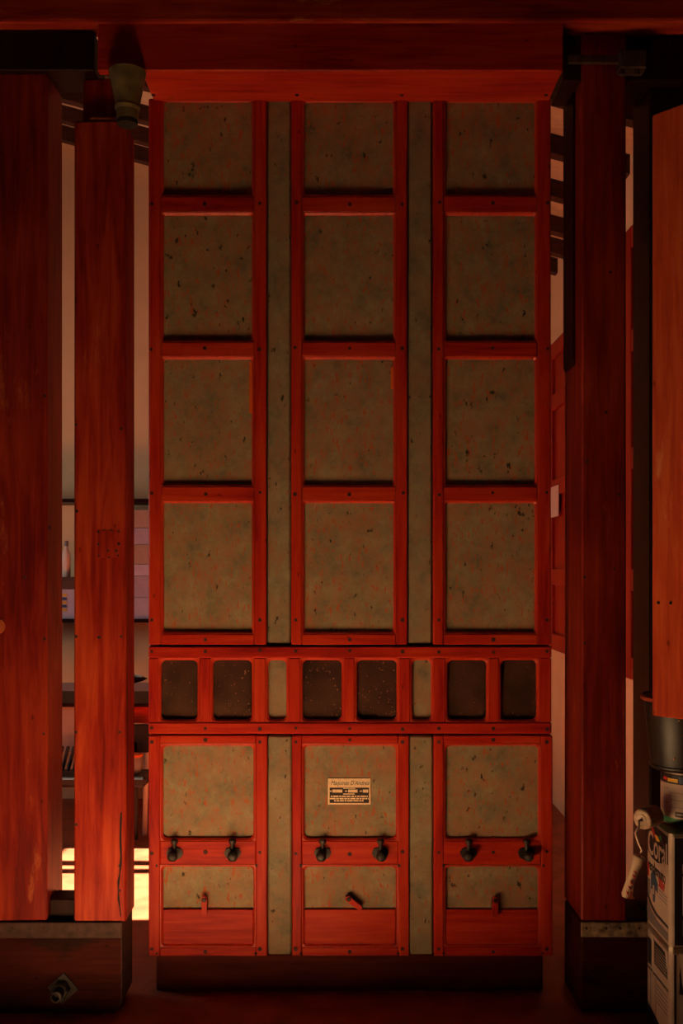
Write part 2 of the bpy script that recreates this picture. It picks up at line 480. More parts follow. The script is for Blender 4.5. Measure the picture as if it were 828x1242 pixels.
# glazed band
mbox('rail', Rh, 180, 668.5, 784, 798, -.003, .06, .004)
mbox('rail', Rh, 180, 668.5, 876, 890, -.003, .06, .004)
OP = [(192, 242), (255, 308), (322, 350), (364, 417), (430, 484), (497, 526), (540, 593), (605, 654)]
mul = [(180, 192)] + [(OP[i][1], OP[i + 1][0]) for i in range(7)] + [(654, 668.5)]
for a, b in mul:
    mbox('mullion', Rv, a, b, 798.2, 875.8, -.0005, .06, .003)
for i, (a, b) in enumerate(OP):
    bead(a, b, 798, 876, 6.0, 3.0, .022)
    if i in (2, 5):
        mbox('panel', M['green2'], a + 1, b - 1, 799, 875, .020, .034, .002)
    else:
        mbox('glass_pane', M['glass'], a + 1, b - 1, 799, 875, .021, .025, 0)
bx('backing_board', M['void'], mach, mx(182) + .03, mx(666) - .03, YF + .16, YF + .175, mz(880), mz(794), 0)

# lower doors
LC = [(180, 194, 310, 324), (354, 366, 483, 496), (526, 538, 656, 670)]
bolts = [(212, 282), (391, 461), (568, 638)]
def disc_mesh():
    b = bmesh.new()
    bmesh.ops.create_cone(b, cap_ends=True, segments=8, radius1=.0078, radius2=.0066, depth=.004)
    me = bpy.data.meshes.new('peg'); b.to_mesh(me); b.free()
    me.transform(Matrix.Rotation(math.pi / 2, 4, 'X'))
    me.materials.append(M['peg'])
    return me
PEG = disc_mesh()
def put_peg(px, py, y=YF, parent=mach, D=None, name='peg', s=1.0):
    o = bpy.data.objects.new(name, PEG)
    loc = Vector((mx(px), y, mz(py))) if D is None else at(px, py, D)
    o.location = loc - base_of(parent)
    k = s * random.uniform(.75, 1.1); o.scale = (k, 1, k)
    COL.objects.link(o); o.parent = parent
    return o
for ci, (a, b, c, d) in enumerate(LC):
    mbox('stile', Rv, a, b, 892, 1160, 0, .04, .004)
    mbox('stile', Rv, c, d, 892, 1160, 0, .04, .004)
    for (t, bt) in ((892, 902), (1020, 1049), (1149, 1160)):
        mbox('rail', Rh, b + .2, c - .2, t, bt, .0006, .04, .003)
    bead(b, c, 902, 1020, 6.0); bead(b, c, 1049, 1149, 6.0)
    pan = mbox('panel', M['green'], b + 1.5, c - 1.5, 903.5, 1018.5, .017, .040, .002, jit=.001)
    mbox('panel', M['green'], b + 1.5, c - 1.5, 1050.5, 1112, .019, .040, .002, jit=.001)
    mbox('sill_board', Rh, b + 3.2, c - 3.2, 1104, 1146, .006, .0185, .0025)
    # thumb latches hanging over the middle rail
    for bi, px in enumerate(bolts[ci]):
        cxp, czp = mx(px), mz(1033)
        lt = MB()
        rr_ = [(1.0, 0), (.95, 35), (.75, 70), (.62, 90), (.75, 110), (.95, 145), (1, 180), (.95, 215), (.9, 250), (.85, 270), (.9, 290), (.95, 325)]
        poly = [(cxp + .030 * k * math.cos(math.radians(a_)), czp - .004 + .027 * k * math.sin(math.radians(a_))) for k, a_ in rr_]
        lt.prism(poly, YF - .006, YF + .001)
        lp = lt.build('latch_plate', M['iron'], mach)
        MB().lathe((cxp, YF - .010, mz(1026)), [(.007, -.012), (.007, .012), (.012, .013), (.013, .022), (.009, .027)], 10).build('latch_stem', M['iron'], lp)
        kx = -.004 if bi == 0 else .003
        MB().lathe((cxp + kx, YF - .006, mz(1036)), [(.010, 0), (.011, -.012), (.017, -.016), (.019, -.025), (.016, -.033), (.008, -.037)], 12, axis='y').build('latch_knob', M['iron'], lp, smooth=True)
    # turn button
    tpx, tpy, ang = [(248, 1091, 0), (423, 1090, 52), (600, 1092, 0)][ci]
    m = MB(); L_ = .062
    prof = [(-.010, .004), (-.007, .011), (0, .0145), (.007, .011), (.010, .004), (.0085, -.05), (.005, -.056), (-.005, -.056), (-.0085, -.05)]
    ca, sa = math.cos(math.radians(ang)), math.sin(math.radians(ang))
    poly = [(mx(tpx) + u * ca - w * sa, mz(tpy) + u * sa + w * ca) for u, w in prof]
    m.prism(poly, YF - .012, YF + .0055)
    tb = m.build('turn_button', M['red_v'], mach)
    MB().lathe((mx(tpx), YF - .0145, mz(tpy) + .002), [(.008, .004), (.008, 0), (.005, -.003)], 10, axis='y').build('screw', M['iron'], tb)
    if ci == 1: plate_panel = pan
# maker's plate
PY = YF + .0165
np_ = bx('maker_plate', M['brass'], mach, mx(397.5), mx(449.5), PY - .003, PY + .001, mz(977), mz(945), .001)
bx('black_field', M['plateblack'], np_, mx(399.5), mx(447.5), PY - .0036, PY - .0029, mz(975), mz(956.3), 0)
text_mesh('lettering', "Máquinas D'Andrea", M['plateblack'], np_, (mx(424), PY - .0036, mz(950.8)), .0215, shear=.35, sx=.80)
m = MB()
def bar(a, b, c, d): m.box(mx(a), mx(b), PY - .0042, PY - .0034, mz(d), mz(c))
for a, b, c, d in ((403, 415, 958.6, 962.2), (422, 433.5, 958.6, 962.2), (440, 446.5, 958.6, 962.2), (399.6, 402, 959.8, 961.3), (418, 421, 959.8, 961.2), (436, 439.2, 959.8, 961.2), (416, 431, 956.7, 957.6), (416, 430, 963.4, 964.6)):
    bar(a, b, c, d)
for (y, x0, x1) in ((966, 401, 446), (968.8, 400, 447), (971.4, 405, 441)):
    x = x0
    while x < x1:
        w = random.choice((2.2, 3.4, 5.0, 6.5)); bar(x, min(x + w, x1), y, y + 1.7); x += w + .8
m.build('printed_lines', M['brass'], np_)
# pegs in the joints
cols = [(184, 249, 315), (358.5, 424, 488), (532, 598, 663)]
for c in cols:
    for y in (246.5, 423, 598.5):
        for k, x in enumerate(c): put_peg(x + random.uniform(-1, 1), y + random.uniform(-1.5, 1.5))
    put_peg(c[0], 752); put_peg(c[2], 752); put_peg(c[1], 776)
    for k, x in enumerate(c):
        put_peg(x, 790 + random.uniform(-1.5, 1.5), YF - .003); put_peg(x, 883.5 + random.uniform(-1, 1), YF - .003)
        put_peg(x, 900 if k != 1 else 897.5)
        put_peg(x, 1035 + random.uniform(-2, 1))
        put_peg(x, 1151 if k != 1 else 1154.5)
    for x, y in ((c[0] + 6, 1050), (c[2] - 4, 1050), (c[0] + 6, 1156.5), (c[2] - 5, 1156.5)): put_peg(x, y, s=.8)
# plinth
bx('plinth', M['plinth'], mach, mx(188), mx(660), YF + .025, YF + .60, 0, mz(1161), .004)
# hood over the machine
YH = 3.31
bx('hood_board', Rh, mach, wx(118, YH), wx(683, YH), YH, YH + .03, wz(86, YH), 3.335, .004, .002)
bx('soffit', Rh, mach, -.665, wx(683, YH) - .002, YH + .012, YF + .04, wz(86, YH) + .001, wz(86, YH) + .026, .003)
bx('hood_top', M['plinth'], mach, wx(118, YH), wx(683, YH), YH + .03, YH + .12, 3.24, 3.27, 0)
# bare orange edges where the paint has gone
for (a, b, c, d_) in ((301.8, 305.4, 438, 500), (474.0, 477.6, 444, 471)):
    mbox('bare_edge', M['bare'], a, b, c, d_, .010, .018, .001)
for px in (186, 360, 487, 662):
    o = bpy.data.objects.new('peg', PEG); o.rotation_euler = (math.pi / 2, 0, 0)
    o.location = Vector((wx(px, 3.48), 3.48, wz(86, YH) + .0005)) - base_of(mach); COL.objects.link(o); o.parent = mach

# ================================================================== timber frames left and right
FY = 3.365
FS = FPX / FY
fx = lambda px: (px - 414.0) / FS
fz = lambda py: CAMH - (py - HOR) / FS
SZ = fz(1118)
lf = root('timber_frame', (fx(70), FY, 0), 'two red timber posts on a dark sill left of the machine', 'timber frame')
# sill with a rounded toe and its iron edge band
def sill_profile(x0, x1, ztop, r, grow=0.0):
    pts = [(x0, 0), (x0, ztop), (x1 + grow, ztop)]
    n = 6
    for k in range(n + 1):
        a = math.radians(-90 * k / n)
        pts.append((x1 - r + (r + grow) * math.cos(a), r + (r + grow) * math.sin(a)))
    return pts
xs1 = fx(147)
sl = MB().prism(sill_profile(fx(-120), xs1, SZ - .002, .05), FY, FY + .16).build('sill', M['sill'], lf)
n = 6; rin, rout = .05, .0535
arc_o = [(xs1 + .0035, SZ)] + [(xs1 - .05 + rout * math.cos(math.radians(-75 * k / n)), .05 + rout * math.sin(math.radians(-75 * k / n))) for k in range(n + 1)]
arc_i = [(xs1 + .0002, SZ)] + [(xs1 - .05 + (.0502) * math.cos(math.radians(-75 * k / n)), .05 + (.0502) * math.sin(math.radians(-75 * k / n))) for k in range(n + 1)]
MB().prism(arc_o + arc_i[::-1], FY - .004, FY + .16).build('edge_band', M['rust'], lf)
bx('iron_strap', M['rust'], lf, fx(-120), fx(147.5), FY - .008, FY + .002, fz(1137), SZ, .002)
for px in (15, 52, 94, 137): put_peg(px, 1127, parent=lf, D=FY - .0085, name='nail', s=.7)
bx('post', M['post_b'], lf, fx(-12), fx(57.5), FY, FY + .185, SZ, 3.18, .006, .003)
bx('post', M['post'], lf, fx(90), fx(152), FY, FY + .15, SZ, fz(146), .006, .003)
bx('post_neck', M['post'], lf, fx(97), fx(140), FY + .035, FY + .14, fz(147), 3.18, .008, .002)
MB().box(fx(108), fx(150), FY + .002, FY + .034, fz(147), fz(138), .010, .004, 2).build('torn_shoulder', M['raw'], lf)
bx('recess_block', M['post_dark'], lf, fx(-12), fx(116), FY - .02, FY + .14, 3.175, 3.305, .004)  # near-black block added to paint the shaded recess above the posts
bx('wedge_block', M['post_dark'], lf, fx(57), fx(91), FY + .03, FY + .13, SZ - .003, fz(1094), .004)
for px, py in ((93, 620), (147, 772), (92.5, 772), (120, 773), (145, 888), (92.5, 888), (60, 640), (54, 775), (53, 890), (92.5, 1000), (145, 1050), (145, 1080), (92.5, 515), (147, 520), (54, 480), (30, 700)):
    put_peg(px, py, parent=lf, D=FY - .0005, name='nail', s=.8)
# scar of a lost hinge with its nail holes
bx('bare_patch', M['post'], lf, fx(118), fx(145), FY - .0012, FY + .002, fz(676), fz(643), .0005)
for px, py in ((119, 645), (126, 643), (135, 643), (144, 645), (144, 660), (119, 660), (120, 674), (132, 676), (143, 674), (131, 668), (141, 668)):
    put_peg(px, py, parent=lf, D=FY - .0015, name='nail', s=.6)
# long split down the foot of the inner post
sp_l, sp_r = [], []
for k in range(13):
    py = 985 + k * 10.5
    c_ = 147.5 - 2.2 * math.sin(k * .9) * (k / 12) - .25 * k
    w_ = .4 + 1.5 * abs(math.sin(k * 1.7 + .4)) * min(1, (12.5 - k) / 3)
    sp_l.append((fx(c_ - w_), fz(py))); sp_r.append((fx(c_ + w_ * .5), fz(py)))
MB().prism(sp_l + sp_r[::-1], FY - .0040, FY + .004).build('split', M['void'], lf)
# round scar on the outer post
MB().lathe((fx(-3), FY, fz(760)), [(.026, .002), (.026, -.002), (.02, -.003)], 14, axis='y').build('knot', M['raw'], lf)
# bolt with a square washer
bc = at(77, 1198, FY)
hd = .052
MB().prism([(bc.x + hd * math.cos(math.radians(a)), bc.z + hd * math.sin(math.radians(a))) for a in (87, 177, 267, 357)], FY - .008, FY + .002).build('square_washer', M['iron'], lf)
MB().lathe((bc.x - .004, FY, bc.z), [(.030, -.006), (.030, -.034), (.026, -.038)], 6, axis='y').build('nut', M['iron'], lf)
MB().lathe((bc.x - .004, FY, bc.z), [(.019, -.036), (.019, -.078), (.012, -.080), (.012, -.055)], 14, axis='y').build('bolt_end', M['iron'], lf)

rt = root('timber_frame', (fx(745), FY, 0), 'dark red timber posts on a sill right of the machine, behind the paint cans', 'timber frame')
bx('sill', M['sill'], rt, fx(704), 1.62, FY, FY + .25, 0, SZ - .002, .008, .002)
bx('iron_strap', M['strap2'], rt, fx(704), 1.62, FY - .008, FY + .002, fz(1136), SZ, .002)
for px in (711, 735, 752, 775): put_peg(px, 1126, parent=rt, D=FY - .0085, name='nail', s=.7)
bx('post', M['post_b'], rt, fx(705), fx(760), FY, FY + .25, SZ, 3.31, .006, .003)
bx('post', M['post_dark'], rt, 1.058, 1.26, FY + .055, FY + .255, SZ - .003, 3.31, .006)  # near-black colour paints the unlit side of this post
MB().prism([(0, 0)] * 0 + [(fx(705) - .008, fz(90)), (fx(705) + .0, fz(90)), (fx(705) + .0, fz(436)), (fx(705) - .008, fz(430))], FY + .09, FY + .24).build('side_board', M['post_dark'], rt)
bx('lintel_block', M['post_dark'], rt, fx(684), 1.62, FY + .012, FY + .2, fz(96), 3.305, .004)  # near-black colour stands for a beam that is merely unlit
bx('tie_rod', M['rust'], rt, fx(687), fx(748), FY - .03, FY - .014, wz(76, FY - .03), wz(66, FY - .03), .003)
br = bx('iron_bracket', M['rust'], rt, fx(747), fx(780), FY - .045, FY + .02, wz(82, FY - .045), wz(59, FY - .045), .005)
for px in (754, 772):
    p_ = at(px, 86, FY - .03)
    MB().lathe(p_, [(.008, .015), (.008, -.004), (.011, -.005), (.011, -.014)], 8).build('bracket_bolt', M['rust'], br)
for px, py in ((740, 330), (712, 560), (745, 690), (709, 780), (709, 700), (750, 600), (735, 500)):
    put_peg(px, py, parent=rt, D=FY - .0005, name='nail', s=.75)

TY = 3.30
tb = tag(MB().box(-1.5, 1.7, TY, TY + .11, wz(26, TY), wz(26, TY) + .30, .010, .004, 2).build('top_beam', M['beam']), 'long horizontal red beam across the very top', 'beam')

# funnel under the hood's left end
fu = root('metal_funnel', (-.713, 3.333, 2.985), 'small olive green tin funnel under the left end of the hood', 'funnel')
MB().lathe((-.713, 3.318, 0), [(.020, 3.0), (.036, 2.994), (.037, 3.03), (.041, 3.05), (.060, 3.145), (.062, 3.154)], 20).build('cone', M['funnel'], fu, smooth=False)
MB().lathe((-.713, 3.318, 0), [(.034, 2.980), (.034, 2.998)], 20).build('dark_mouth', M['void'], fu)
MB().lathe((-.713, 3.318, 0), [(.0385, 3.026), (.040, 3.030), (.0425, 3.036), (.0405, 3.042)], 20).build('seam_ring', M['funnel'], fu)

# ================================================================== board on the right
A = Vector((.9190, 2.95)); dr = Vector((.67, -.742)).normalized(); nr = Vector((-dr.y, dr.x))   # nr points away from camera-left
if nr.y < 0: nr = -nr
bd = root('hanging_board', (A.x, A.y, 1.065), 'bright orange red upright board at the right edge above the bucket', 'board')
def rot_box(name, mat, parent, u0, u1, v0, v1, z0, z1, bev=.003):
    """u along the board, v behind it"""
    m = MB().box(u0, u1, v0, v1, z0, z1, bev)
    for v in m.bm.verts:
        p_ = A + dr * v.co.x + nr * v.co.y
        v.co = Vector((p_.x, p_.y, v.co.z))
    return m.build(name, mat, parent)
rot_box('plank', M['board'], bd, 0, .30, 0, .028, 1.065, 2.845, .004)
for z in (1.40, 2.45):
    bx('cleat', M['post_dark'], bd, 1.075, 1.165, 2.86, FY + .0555, z, z + .08, .003)
for (u, z) in ((.022, 1.5 - 41 / 412), (.062, 1.5 - 41 / 415)):
    p_ = A + dr * u - nr * .0005
    MB().lathe((p_.x, p_.y, z), [(.005, .003), (.005, -.002), (.003, -.003)], 8, axis='y').build('nail', M['nail'], bd)

# ================================================================== paint cans
M['label_w'] = plain('white label', (.56, .43, .36), .5, var=.06, scale=30)
M['label_k'] = plain('black label', (.02, .015, .02), .35)
M['label_g'] = plain('grey label', (.20, .17, .18), .45)
M['label_b'] = plain('blue label', (.05, .08, .16), .45)
M['label_r'] = plain('red print', (.55, .03, .03), .45)
M['label_y'] = plain('yellow print', (.75, .42, .04), .45)
M['label_gr'] = plain('green print', (.03, .22, .09), .45)
M['tin'] = plain('tin', (.45, .36, .28), .35, .8, var=.25, scale=50)
M['drip'] = plain('white paint drips', (.66, .56, .48), .5)
M['black_plastic'] = plain('black plastic', (.018, .011, .009), .42, var=.4, scale=25)
CX0, CX1, CY0, CY1 = .988, 1.223, 3.0, 3.235
CH = .35
def can18(z, label, base_mat):
    r_ = root('paint_can', ((CX0 + CX1) / 2, (CY0 + CY1) / 2, z), label, 'paint can')
    b = bmesh.new(); bmesh.ops.create_cube(b, size=1.0)
    for v in b.verts:
        v.co = Vector(((CX0 + CX1) / 2 + v.co.x * (CX1 - CX0 - .004), (CY0 + CY1) / 2 + v.co.y * (CY1 - CY0 - .004), z + CH / 2 + v.co.z * (CH - .012)))
    vert = [e for e in b.edges if abs(e.verts[0].co.z - e.verts[1].co.z) > .1]
    bmesh.ops.bevel(b, geom=vert, offset=.014, segments=4, affect='EDGES', profile=.5)
    m = MB(); m._merge(b); m.build('body', base_mat, r_)
    for zz in (z, z + CH - .010):
        b = bmesh.new(); bmesh.ops.create_cube(b, size=1.0)
        for v in b.verts:
            v.co = Vector(((CX0 + CX1) / 2 + v.co.x * (CX1 - CX0), (CY0 + CY1) / 2 + v.co.y * (CY1 - CY0), zz + .005 + v.co.z * .010))
        vert = [e for e in b.edges if abs(e.verts[0].co.z - e.verts[1].co.z) > .005]
        bmesh.ops.bevel(b, geom=vert, offset=.016, segments=4, affect='EDGES', profile=.5)
        m = MB(); m._merge(b); m.build('rim', M['tin'], r_)
    return r_
# printed shapes: left face (u runs from the back edge to the near corner, 0..1), front face (u from the corner to the right)
def decal_left(name, mat, parent, z, poly, lift=.0006):
    m = MB()
    xs = CX0 + .002 - lift
    a = [m.bm.verts.new((xs, CY1 - .002 - u * (CY1 - CY0 - .004), z + v * CH)) for u, v in poly]
    b = [m.bm.verts.new((xs + lift * .9, CY1 - .002 - u * (CY1 - CY0 - .004), z + v * CH)) for u, v in poly]
    k = len(poly)
    m.bm.faces.new(a); m.bm.faces.new(b[::-1])
    for i in range(k): m.bm.faces.new((a[i], b[i], b[(i + 1) % k], a[(i + 1) % k]))
    return m.build(name, mat, parent)
def decal_front(name, mat, parent, z, poly, lift=.0006):
    y = CY0 + .002
    return MB().prism([(CX0 + .002 + u * (CX1 - CX0 - .004), z + v * CH) for u, v in poly], y - lift, y - lift * .1).build(name, mat, parent)
def rect(a, b, c, d): return [(a, c), (b, c), (b, d), (a, d)]

low = can18(0.0, 'paint spattered square white paint can standing on the floor under another can', M['label_w'])
top = can18(CH, 'square white and black paint can reading Coral, upper of the stacked pair', M['label_w'])
# upper can, left face
z = CH
d = decal_left('black_header', M['label_k'], top, z, [(.04, .965), (.93, .965), (.93, .72), (.75, .695), (.5, .655), (.25, .655), (.04, .70)])
for (mat, pts) in ((M['label_r'], [(.16, .965), (.27, .965), (.40, .88), (.46, .845), (.36, .865), (.22, .92)]), (M['label_y'], [(.36, .865), (.46, .845), (.60, .86), (.52, .89), (.42, .895)]), (M['label_gr'], [(.52, .885), (.60, .86), (.68, .895), (.62, .92)]), (M['label_g'], [(.66, .89), (.78, .86), (.82, .80), (.76, .76), (.785, .80), (.75, .85)])):
    decal_left('emblem', mat, top, z, pts, .0010)
text_mesh('brand_lettering', 'Coral', M['label_w'], top, (CX0 + .0006, CY1 - .50 * .235, z + .775 * CH), .104, rot=(math.pi / 2, 0, -math.pi / 2), sx=.80, bold=.0012)
text_mesh('product_lettering', 'rendemuito', M['label_k'], top, (CX0 + .0012, CY1 - .46 * .235, z + .575 * CH), .050, rot=(math.pi / 2, 0, -math.pi / 2), sx=.72, bold=.0005)
text_mesh('size_lettering', '500m²', M['label_r'], top, (CX0 + .0012, CY1 - .67 * .235, z + .49 * CH), .040, rot=(math.pi / 2, 0, -math.pi / 2), sx=.60, bold=.0012)
decal_left('printed_house', M['label_b'], top, z, [(.20, .50), (.34, .56), (.50, .46), (.50, .38), (.40, .40), (.38, .28), (.30, .26), (.28, .38), (.20, .36)])
decal_left('printed_house', M['label_w'], top, z, rect(.30, .36, .34, .42), .0012)
decal_left('printed_house', M['label_r'], top, z, rect(.06, .13, .46, .58))
decal_left('printed_house', M['label_g'], top, z, rect(.06, .17, .30, .44))
for v in (.42, .39, .36):
    decal_left('printed_line', M['label_g'], top, z, rect(.56, .88, v, v + .008))
decal_left('black_wave', M['label_k'], top, z, [(.04, .27), (.20, .20), (.40, .165), (.93, .165), (.93, .19), (.45, .195), (.24, .235), (.04, .32)])
decal_left('grey_foot', M['label_g'], top, z, [(.04, .05), (.93, .05), (.93, .125), (.5, .13), (.25, .165), (.04, .24)])
# upper can, front face
decal_front('black_side', M['label_k'], top, z, rect(.06, .97, .04, .965))
decal_front('text_block', M['label_w'], top, z, rect(.16, .90, .66, .74), .0012)
decal_front('text_block', M['label_w'], top, z, rect(.16, .90, .30, .64), .0012)
for k in range(9):
    decal_front('printed_line', M['label_g'], top, z, rect(.19, .86, .33 + k * .034, .342 + k * .034), .0016)
for k in range(3):
    decal_front('printed_line', M['label_g'], top, z, rect(.2, .84, .78 + k * .04, .79 + k * .04), .0012)
decal_front('text_block', M['label_g'], top, z, rect(.16, .9, .12, .26), .0012)
# lower can
z = 0.0
decal_left('black_box', M['label_k'], low, z, rect(.07, .22, .66, .90))
decal_left('black_box', M['label_k'], low, z, [(.36, .93), (.9, .93), (.9, .72), (.36, .72)])
for k in range(6):
    decal_left('printed_line', M['label_w'], low, z, rect(.40, .86, .745 + k * .028, .752 + k * .028), .0011)
decal_left('black_line', M['label_k'], low, z, rect(.05, .93, .615, .635))
decal_left('grey_line', M['label_g'], low, z, rect(.40, .42, .10, .60))
decal_left('grey_line', M['label_g'], low, z, rect(.18, .20, .10, .60))
for k in range(5):
    decal_left('printed_line', M['label_g'], low, z, rect(.46, .9, .40 + k * .038, .41 + k * .038))
decal_left('black_box', M['label_k'], low, z, [(.05, .04), (.93, .04), (.93, .16), (.5, .24), (.05, .30)])
decal_left('white_drip', M['drip'], low, z, [(.24, .96), (.33, .96), (.325, .80), (.31, .62), (.29, .60), (.285, .78)], .0014)
decal_left('white_drip', M['drip'], low, z, [(.80, .96), (.90, .96), (.90, .84), (.875, .79), (.86, .86)], .0014)
decal_front('black_stripe', M['label_k'], low, z, rect(.055, .085, .04, .96))
circ = [(.42 + .30 * math.cos(2 * math.pi * k / 20), .78 + .20 * math.sin(2 * math.pi * k / 20)) for k in range(20)]
decal_front('round_emblem', M['label_k'], low, z, circ)
decal_front('white_drip', M['drip'], low, z, [(.12, .97), (.30, .97), (.28, .88), (.24, .84), (.20, .70), (.18, .62), (.155, .72), (.14, .86)], .0012)
decal_front('black_flourish', M['label_k'], low, z, [(.12, .62), (.30, .60), (.60, .57), (.9, .575), (.9, .585), (.6, .585), (.32, .615), (.2, .70), (.13, .78)])
decal_front('blue_box', M['label_b'], low, z, rect(.40, .9, .10, .26))
text_mesh('lettering', 'M', M['label_b'], low, (CX0 + .095, CY0 + .0015, .155), .07, shear=.3)

# round can and black bucket
RC = Vector((1.090, 3.135)); Z2 = 2 * CH
rc = root('paint_can', (RC.x, RC.y, Z2), 'round white tin of paint on the square can, under the bucket', 'paint can')
RR = .083; RHT = .172
MB().lathe((RC.x, RC.y, Z2), [(RR - .003, .004), (RR - .002, .006), (RR - .002, RHT - .006), (RR - .004, RHT - .004)], 40).build('body', M['tin'], rc, smooth=False)
for zz in (0, RHT - .007):
    MB().lathe((RC.x, RC.y, Z2 + zz), [(RR - .004, 0), (RR, .001), (RR + .001, .0035), (RR, .006), (RR - .004, .007)], 40).build('rim', M['tin'], rc)
MB().lathe((RC.x, RC.y, Z2), [(RR - .0035, .030), (RR - .0010, .030), (RR - .0010, RHT - .040), (RR - .0035, RHT - .040)], 40).build('label_band', M['label_w'], rc)
MB().lathe((RC.x, RC.y, Z2), [(RR - .0035, .009), (RR - .0012, .009), (RR - .0012, .028), (RR - .0035, .028)], 40).build('green_band', M['label_gr'], rc)
MB().lathe((RC.x, RC.y, Z2), [(RR - .0035, RHT - .038), (RR - .0012, RHT - .038), (RR - .0012, RHT - .008), (RR - .0035, RHT - .008)], 40).build('dark_band', M['label_k'], rc)
def curved(name, mat, a0, a1, z0, z1, r):
    m = MB(); k = 6
    lo, hi = [], []
    for i in range(k + 1):
        a = math.radians(a0 + (a1 - a0) * i / k)
        lo.append(m.bm.verts.new((RC.x + r * math.cos(a), RC.y + r * math.sin(a), Z2 + z0)))
        hi.append(m.bm.verts.new((RC.x + r * math.cos(a), RC.y + r * math.sin(a), Z2 + z1)))
    for i in range(k): m.bm.faces.new((lo[i], lo[i + 1], hi[i + 1], hi[i]))
    return m.build(name, mat, rc)
curved('yellow_print', M['label_y'], 205, 230, RHT - .033, RHT - .022, RR - .0006)
curved('blue_print', M['label_b'], 232, 262, RHT - .034, RHT - .014, RR - .0006)
curved('red_print', M['label_r'], 190, 203, RHT - .030, RHT - .020, RR - .0006)
curved('black_box', M['label_k'], 224, 255, .033, .050, RR - .0006)
curved('white_line', M['label_w'], 228, 251, .040, .043, RR - .0002)
for k in range(6):
    curved('printed_line', M['label_g'], 196 if k % 2 else 212, 208 if k % 2 else 262, .062 + k * .011, .0635 + k * .011, RR - .0006)

BC = Vector((1.082, 3.14)); Z3 = Z2 + RHT
bk = root('bucket', (BC.x, BC.y, Z3), 'black plastic bucket on top of the round tin', 'bucket')
H3 = .232
MB().lathe((BC.x, BC.y, Z3), [(.085, .0005), (.100, .0), (.104, .006), (.124, H3 - .03), (.128, H3), (.122, H3), (.118, H3 - .03), (.100, .012), (.06, .010)], 40).build('shell', M['black_plastic'], bk, smooth=True)
M['rim_glint'] = plain('bucket rim highlight', (.30, .05, .025), .4)  # orange highlight on the black bucket's rim, put into its colour
MB().lathe((BC.x, BC.y, Z3), [(.126, H3 - .020), (.134, H3 - .016), (.135, H3 - .006), (.128, H3 - .003)], 40).build('rim', M['rim_glint'], bk)
MB().lathe((BC.x, BC.y, Z3), [(.1035, .004), (.108, .008), (.1085, .014), (.105, .016)], 40).build('foot_ring', M['black_plastic'], bk)
M['splash'] = plain('dried paint splash', (.60, .28, .14), .6)
for a, zz, s in ((235, .045, .0045), (250, .12, .004), (262, .15, .008), (243, .165, .003), (256, .06, .004)):
    rr_ = .104 + (zz / H3) * .022
    a_ = math.radians(a)
    MB().lathe((BC.x + rr_ * math.cos(a_), BC.y + rr_ * math.sin(a_), Z3 + zz), [(s * .6, .002), (s, 0), (s * .7, -.002)], 8, axis='y').build('paint_splash', M['splash'], bk)

# paint roller lying on the can with the handle hanging over its edge
M['fleece'] = plain('roller fleece', (.62, .46, .34), .95, var=.25, scale=90)
M['handle'] = plain('painty handle', (.66, .48, .34), .6)
ro_o = at(778, 990, 3.05)
rl = root('paint_roller', (ro_o.x, ro_o.y, 2 * CH), 'cream paint roller with paint stained handle hanging beside the can', 'paint roller')
e0 = at(778, 991, 3.045); e0.z = 2 * CH + .033
ax = Vector((.75, .66, .03)).normalized()
m = MB(); rings = []
s1 = ax.cross(Vector((0, 0, 1))).normalized(); s2 = s1.cross(ax)
def rt_ring(t, r, jit=0):
    return [e0 + ax * t + (s1 * math.cos(2 * math.pi * k / 24) + s2 * math.sin(2 * math.pi * k / 24)) * (r + random.uniform(-jit, jit)) for k in range(24)]
L_ = .074
rings = [rt_ring(.0, .022), rt_ring(.002, .030, .001)] + [rt_ring(.010 + i * .0062, .0315, .0012) for i in range(11)] + [rt_ring(L_ + .012, .02)]
# keep the sleeve clear of the round tin behind it
m.ring_tube(rings).build('fleece_sleeve', M['fleece'], rl, smooth=True)
m = MB(); m.ring_tube([rt_ring(-.003, .0155), rt_ring(.002, .0165)]).build('end_cap', plain('cream cap', (.74, .60, .48), .5), rl)
w0 = e0 + ax * -.004
pA = at(774.5, 1003, 3.035); pB = at(770.5, 1010, 3.03); pC = at(774, 1022, 3.03); pD = at(778.5, 1031, 3.03); pE = at(774.5, 1041, 3.03)
MB().tube([w0 + ax * .004, w0 + ax * -.012, pA, pB, pC, pD, pE], [.0042] * 7, 8).build('wire', plain('wire', (.58, .42, .32), .4, .5), rl, smooth=True)
h0 = at(775.5, 1038, 3.03); h1 = at(757, 1088, 3.03)
dv = h1 - h0
MB().tube([h0 + dv * t for t in (0, .04, .16, .30, .6, .93, 1.0)], [.016, .019, .0165, .0135, .0128, .0125, .008], 14).build('handle', M['handle'], rl, smooth=True)
for t, l in ((.42, .10), (.56, .12), (.70, .08), (.82, .10), (.34, .05)):
    pts = [h0 + dv * (t + l * q) for q in (0, .5, 1)]
    m = MB()
    a = [Vector((p_.x - .006 + .006 * i, p_.y - .0132 + abs(1 - i) * .0012, p_.z)) for i, p_ in enumerate(pts)]
    m.tube(a, [.001, .0036, .001], 6).build('red_stain', M['label_r'], rl)

# ================================================================== things behind the machine
BW = 6.5
